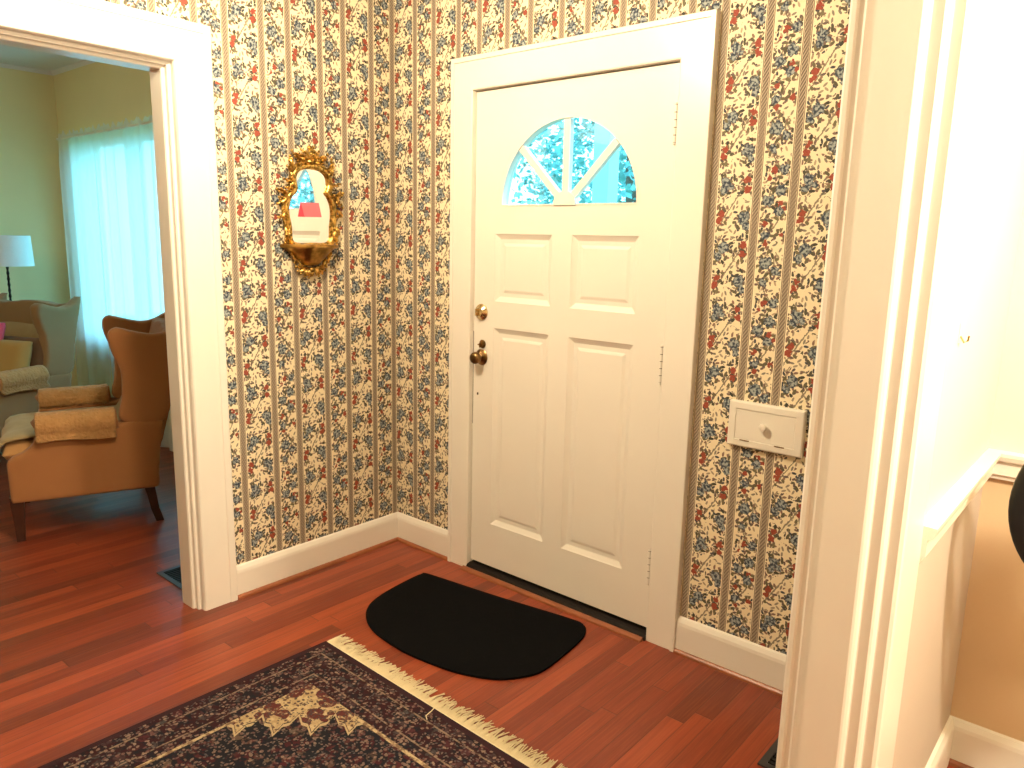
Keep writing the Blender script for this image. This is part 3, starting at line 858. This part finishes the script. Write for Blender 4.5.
# ------------------------------------------------------------------ gilt mirror with shelf
mir = thing('wall_mirror', 'ornate gilt mirror with a small shelf on the papered wall', 'mirror', (0, 0, 0))
gl = [(-.530, 1.655), (-.520, 1.682), (-.495, 1.698), (-.454, 1.702), (-.415, 1.697), (-.388, 1.678), (-.380, 1.650), (-.388, 1.622), (-.393, 1.609), (-.376, 1.588), (-.365, 1.560), (-.362, 1.525), (-.368, 1.480), (-.380, 1.415), (-.46, 1.408), (-.546, 1.412), (-.556, 1.470), (-.566, 1.525), (-.563, 1.560), (-.550, 1.588), (-.530, 1.606), (-.524, 1.622)]
gs = spline(gl, 4)
bm = BM(); prism(bm, gs, 'x', .004, .010); new_obj('mirror_glass', bm, 'mirror_glass', mir)
gc = (-.463, 1.555)
def grow(p, d, i, L):
    a, b_ = L[i-1], L[(i+1) % len(L)]; tx, ty = b_[0]-a[0], b_[1]-a[1]; q = math.hypot(tx, ty) or 1
    nx_, ny_ = ty/q, -tx/q
    if (p[0]-gc[0])*nx_ + (p[1]-gc[1])*ny_ < 0: nx_, ny_ = -nx_, -ny_
    return (p[0]+nx_*d, p[1]+ny_*d)
def leafy(bm, y, z, ang, L, w, curl=1):
    """small acanthus leaf: midrib and lobes"""
    d = Vector((0, math.cos(ang), math.sin(ang))); n = Vector((0, -math.sin(ang), math.cos(ang)))
    p0 = Vector((.014, y, z))
    pts = [p0 + d*L*t_ + n*curl*L*.35*t_*t_ + Vector((.012*math.sin(t_*PI), 0, 0)) for t_ in (0, .25, .5, .75, 1)]
    tube(bm, pts, [w*.6, w*.85, w, w*.7, w*.25], 6, False, .55)
    blob(bm, pts[-1] + Vector((.004, 0, 0)), (w*.7, w*.65, w*.65), None, 6)
    for t_ in (1, 2, 3):
        blob(bm, pts[t_] + n*w*.8, (w*.5, w*.75, w*.4), Matrix.Rotation(ang, 4, 'X'), 6)
        blob(bm, pts[t_] - n*w*.8, (w*.5, w*.75, w*.4), Matrix.Rotation(ang, 4, 'X'), 6)
bm = BM()
ringp = [grow(p, .010, i, gs) for i, p in enumerate(gs)]
tube(bm, [(.014, p[0], p[1]) for p in ringp], .0115, 8, True)
ring2 = [grow(p, .0235, i, gs) for i, p in enumerate(gs)]
tube(bm, [(.010, p[0], p[1]) for p in ring2], .006, 6, True)
ring0 = [grow(p, .001, i, gs) for i, p in enumerate(gs)]
tube(bm, [(.013, p[0], p[1]) for p in ring0], .004, 6, True)
N = len(ring2)
for i in range(0, N, 3):
    p = ring2[i]; ang = math.atan2(p[1]-gc[1], p[0]-gc[0])
    if p[1] < 1.425: continue
    sd = 1 if (i//3) % 2 else -1
    leafy(bm, p[0]-.3*.02*math.cos(ang), p[1]-.3*.02*math.sin(ang), ang + sd*random.uniform(.7, 1.1), random.uniform(.030, .042), random.uniform(.006, .009), -sd)
# outward scrolls at the shoulders and the waist
for (y, z, a, L, w, c) in ((-.575, 1.590, 2.3, .045, .010, 1), (-.348, 1.592, .85, .045, .010, -1), (-.545, 1.69, 2.1, .05, .010, -1), (-.372, 1.695, 1.0, .05, .010, 1),
                           (-.570, 1.60, 4.2, .06, .009, -1), (-.355, 1.60, 5.2, .06, .009, 1), (-.580, 1.47, 4.9, .06, .010, -1), (-.350, 1.47, 4.5, .06, .010, 1)):
    leafy(bm, y, z, a, L, w, c)
sm_angle(new_obj('carved_frame', bm, 'gilt', mir), 60)
bm = BM()
for k in range(7):
    a = math.radians(20 + 140*k/6); leafy(bm, -.462 + .012*math.cos(a), 1.722 + .01*math.sin(a), a, .052 if k in (2, 3, 4) else .045, .0085, 1 if k > 3 else -1)
tube(bm, [(.02, -.455 + .022*math.cos(a_*.7), 1.752 + .022*math.sin(a_*.7)) for a_ in range(9)], .0055, 6, True)
blob(bm, (.02, -.463, 1.727), (.014, .020, .012)); blob(bm, (.018, -.463, 1.782), (.010, .012, .009))
for s in (-1, 1):
    leafy(bm, -.463 + s*.02, 1.715, PI/2 - s*1.25, .075, .009, s); leafy(bm, -.463 + s*.03, 1.735, PI/2 - s*.9, .045, .008, -s)
sm_angle(new_obj('crest', bm, 'gilt', mir), 60)
# demilune shelf and its bowl shaped bracket
def demi(bm, prof_, seg=24):
    rings = []
    for (r, dpt, z) in prof_:
        rings.append([bm.verts.new((.002 + dpt*math.sin(PI*k/seg), -.470 + r*math.cos(PI*k/seg), z)) for k in range(seg+1)])
    for A_, B_ in zip(rings, rings[1:]):
        for k in range(seg): bm.faces.new((A_[k], A_[k+1], B_[k+1], B_[k]))
        bm.faces.new((A_[0], B_[0], B_[-1], A_[-1]))
    bm.faces.new(rings[0][::-1]); bm.faces.new(rings[-1])
bm = BM(); demi(bm, [(.128, .082, 1.388), (.133, .088, 1.393), (.133, .088, 1.399), (.128, .084, 1.404)]); sm_angle(new_obj('shelf', bm, 'gilt_plain', mir), 30)
bm = BM(); demi(bm, [(.030, .022, 1.318), (.045, .034, 1.325), (.066, .048, 1.345), (.092, .063, 1.368), (.116, .076, 1.388)]); sm_angle(new_obj('bracket', bm, 'gilt_plain', mir), 30)
bm = BM()
for k in range(9):
    a = math.radians(205 + 130*k/8); leafy(bm, -.470 + .035*math.cos(a), 1.322 + .012*math.sin(a), a, .040, .008, 1 if k > 4 else -1)
for s in (-1, 1):
    leafy(bm, -.470 + s*.10, 1.380, -PI/2 - s*.75, .065, .0085, s); leafy(bm, -.470 + s*.068, 1.350, -PI/2 - s*.6, .055, .008, s)
blob(bm, (.02, -.470, 1.302), (.016, .016, .012)); blob(bm, (.016, -.470, 1.283), (.010, .010, .010))
sm_angle(new_obj('drop_ornament', bm, 'gilt', mir), 60)
# folded red card resting against the glass
tc = thing('folded_card', 'small pinkish red folded card on the glass of the gilt mirror', 'card', (.0105, 0, 0))
bm = BM(); prism(bm, [(-.521, 1.512), (-.492, 1.512), (-.507, 1.568)], 'x', 0, .0012); new_obj('card_side', bm, 'red_card', tc)
bm = BM(); prism(bm, [(-.492, 1.512), (-.410, 1.514), (-.423, 1.570), (-.507, 1.568)], 'x', 0, .0016); new_obj('card_front', bm, 'red_card_light', tc)

# ------------------------------------------------------------------ little wall cupboard right of the door
wb = thing('wall_box', 'white wooden wall box with a small knob right of the front door', 'wall box', (1.773, 0, .872))
bm = BM()
def ringb(hx, hz, y): return [bm.verts.new((a*hx, y, b_*hz)) for a, b_ in ((-1, -1), (1, -1), (1, 1), (-1, 1))]
R = [ringb(.122, .074, 0), ringb(.122, .074, -.016), ringb(.118, .070, -.020), ringb(.098, .051, -.021), ringb(.096, .0492, -.018)]
for A_, B_ in zip(R, R[1:]):
    for k in range(4): bm.faces.new((A_[k], A_[(k+1) % 4], B_[(k+1) % 4], B_[k]))
bm.faces.new(R[0][::-1]); bm.faces.new(R[-1]); new_obj('frame', bm, 'panel_white', wb)
bm = BM(); box(bm, -.095, .0945, -.019, -.012, -.0475, .047, .0015); ld = new_obj('door', bm, 'panel_white', wb)
bm = BM(); lathe(bm, [(.006, -.018), (.006, -.024), (.011, -.028), (.013, -.034), (.010, -.040), (.0005, -.042)], 18, (0, 0, .004), 'y', False)
sm_angle(new_obj('knob', bm, 'panel_white', ld), 50)
for x in (-.062, .052):
    bm = BM(); box(bm, x-.016, x+.016, -.0222, -.019, -.0530, -.0495, .0008); new_obj('hinge', bm, 'aged_brass', wb)

# small hook on the dining room side of the near wall
hk = thing('wall_hook', 'tiny picture hook on the bright wall at the right', 'hook', (XR1, -.60, 1.275))
bm = BM(); box(bm, 0, .002, -.006, .006, -.018, .022, .0008); new_obj('hook_plate', bm, 'trim_paint', hk)
bm = BM(); tube(bm, [(.002, 0, -.004), (.010, 0, -.016), (.016, 0, -.012), (.017, 0, -.002)], .002, 6); new_obj('hook_arm', bm, 'aged_brass', hk)

# ------------------------------------------------------------------ black pedestal fan at the right edge
FX, FY, FZ, FR = 2.695, -.370, .914, .205
fn = thing('pedestal_fan', 'round black pedestal fan cut off by the right edge', 'fan', (FX, FY, 0), math.radians(20))
bm = BM(); lathe(bm, [(.0, 0), (.19, 0), (.192, .012), (.16, .026), (.04, .04), (.03, .06)], 36); sm_angle(new_obj('base', bm, 'black_plastic', fn))
bm = BM(); lathe(bm, [(.018, .03), (.018, .55), (.013, .551), (.013, FZ-.05)], 16, (0, .06, 0)); sm_angle(new_obj('pole', bm, 'black_plastic', fn))
bm = BM(); lathe(bm, [(.0, .115), (.045, .11), (.062, .08), (.064, .03), (.05, .02)], 24, (0, 0, FZ), 'y', False); box(bm, -.02, .02, .04, .08, FZ-.11, FZ-.04, .005); sm_angle(new_obj('motor', bm, 'black_plastic', fn))
bm = BM(); tube(bm, [(FR*math.cos(2*PI*k/64), 0, FZ + FR*math.sin(2*PI*k/64)) for k in range(64)], .0135, 10, True, 1.6); sm_angle(new_obj('cage_rim', bm, 'black_plastic', fn), 60)
bm = BM()
for k in range(84):
    a = 2*PI*k/84; c_, s_ = math.cos(a), math.sin(a)
    tube(bm, [(.045*c_, -.050, FZ+.045*s_), (.12*c_, -.052, FZ+.12*s_), (.18*c_, -.032, FZ+.18*s_), (FR*c_, 0, FZ+FR*s_)], .0013, 4)
    tube(bm, [(.045*c_, .05, FZ+.045*s_), (.15*c_, .045, FZ+.15*s_), (FR*c_, 0, FZ+FR*s_)], .0013, 4)
g = new_obj('wire_grille', bm, 'dark_metal', fn)
bm = BM(); lathe(bm, [(.0, -.056), (.046, -.055), (.05, -.048), (.0005, -.046)], 24, (0, 0, FZ), 'y', False); sm_angle(new_obj('grille_badge', bm, 'black_plastic', fn))
for k in range(4):
    bm = BM(); a0 = 2*PI*k/4; rows = []
    for i in range(7):
        r = .03 + .15*i/6; row = []
        for j in range(5):
            a = a0 + (j/4 - .5)*(1.1 - .2*i/6) + .25*i/6; row.append(bm.verts.new((r*math.cos(a), -.012 + .03*(j/4 - .5), FZ + r*math.sin(a))))
        rows.append(row)
    for A_, B_ in zip(rows, rows[1:]):
        for j in range(4): bm.faces.new((A_[j], A_[j+1], B_[j+1], B_[j]))
    bl = new_obj('blade', bm, 'black_plastic', fn, True); sd = bl.modifiers.new('s', 'SOLIDIFY'); sd.thickness = .0025

# ------------------------------------------------------------------ light fixtures (out of the frame, at the lamps; the living room one is added for warm fill)
t = thing('ceiling_light', 'glass bowl ceiling light in the middle of the papered hall', 'ceiling light', (0.95, -1.30, CEIL))
bm = BM(); lathe(bm, [(.0, 0), (.085, 0), (.085, -.02), (.03, -.03), (.03, -.06)], 28); sm_angle(new_obj('canopy', bm, 'bright_brass', t))
t = thing('pendant_light', 'brass pendant light over the dining room', 'pendant light', (3.35, -1.05, CEIL))
bm = BM(); lathe(bm, [(.0, 0), (.06, 0), (.06, -.02), (.01, -.03), (.006, -.05), (.006, -.45)], 20); sm_angle(new_obj('stem', bm, 'bright_brass', t))
bm = BM(); lathe(bm, [(.05, -.43), (.05, -.45), (.02, -.50), (.02, -.54)], 20); sm_angle(new_obj('socket', bm, 'bright_brass', t))

t = thing('ceiling_light', 'small brass fixture added for the warm fill light in the living room', 'ceiling light', (-2.1, -2.3, CEIL))  # unseen fixture, added to go with the fill light
bm = BM(); lathe(bm, [(.0, 0), (.085, 0), (.085, -.02), (.03, -.03), (.03, -.06)], 28); sm_angle(new_obj('canopy', bm, 'bright_brass', t))

# ------------------------------------------------------------------ outside, seen through the fan window
struct(one('ground_outside', 'lawn', None, box, -14, 14, .16, 30, -.35, -.30))
struct(one('porch_floor', 'concrete', None, box, -.6, 2.6, .16, 1.8, -.30, -.02))
def tree(label, x, y, h, r, seed):
    rnd = random.Random(seed)
    t = thing('tree', label, 'tree', (x, y, -.30))
    bm = BM(); tube(bm, [(0, 0, 0), (.05, .03, h*.4), (-.04, 0, h*.7), (0, 0, h*.95)], [.14, .11, .07, .03], 8); new_obj('trunk', bm, 'bark', t, True)
    bm = BM()
    for k in range(9000):
        a = rnd.uniform(0, 2*PI); c = rnd.uniform(-1, 1); q = rnd.uniform(.45, 1)**.6
        p = Vector((r*q*math.cos(a)*math.sqrt(1-c*c), r*q*math.sin(a)*math.sqrt(1-c*c), h*.62 + r*1.15*q*c))
        L = rnd.uniform(.05, .11); d = Vector((rnd.uniform(-1, 1), rnd.uniform(-1, 1), rnd.uniform(-.8, .4))).normalized(); s = d.cross(Vector((rnd.uniform(-1, 1), rnd.uniform(-1, 1), rnd.uniform(-1, 1)))).normalized()
        bm.faces.new([bm.verts.new(p), bm.verts.new(p + d*L*.5 + s*L*.28), bm.verts.new(p + d*L), bm.verts.new(p + d*L*.5 - s*L*.28)])
    new_obj('foliage', bm, 'leaf', t)
tree('leafy tree outside, nearest to the front door, seen through the fan window', -1.6, 4.6, 3.6, 1.25, 3)
tree('leafy tree outside, farther from the front door than the other tree', -2.4, 8.0, 4.6, 1.7, 5)
pp = thing('porch_post', 'square porch post outside, seen through the left pane of the fan window', 'post', (.08, 1.55, -.02))
bm = BM(); box(bm, -.055, .055, -.055, .055, 0, 2.75, .004); new_obj('shaft', bm, 'porch_paint', pp)
bm = BM(); box(bm, -.075, .075, -.075, .075, 0, .14, .006); new_obj('plinth', bm, 'porch_paint', pp)
bm = BM(); box(bm, -.075, .075, -.075, .075, 2.60, 2.75, .006); new_obj('capital', bm, 'porch_paint', pp)
tree('leafy tree added outside at the right of the porch to cover bright sky in the gilt mirror', 4.9, 3.0, 3.1, 1.25, 9)  # added tree, keeps white sky out of the mirror's reflection
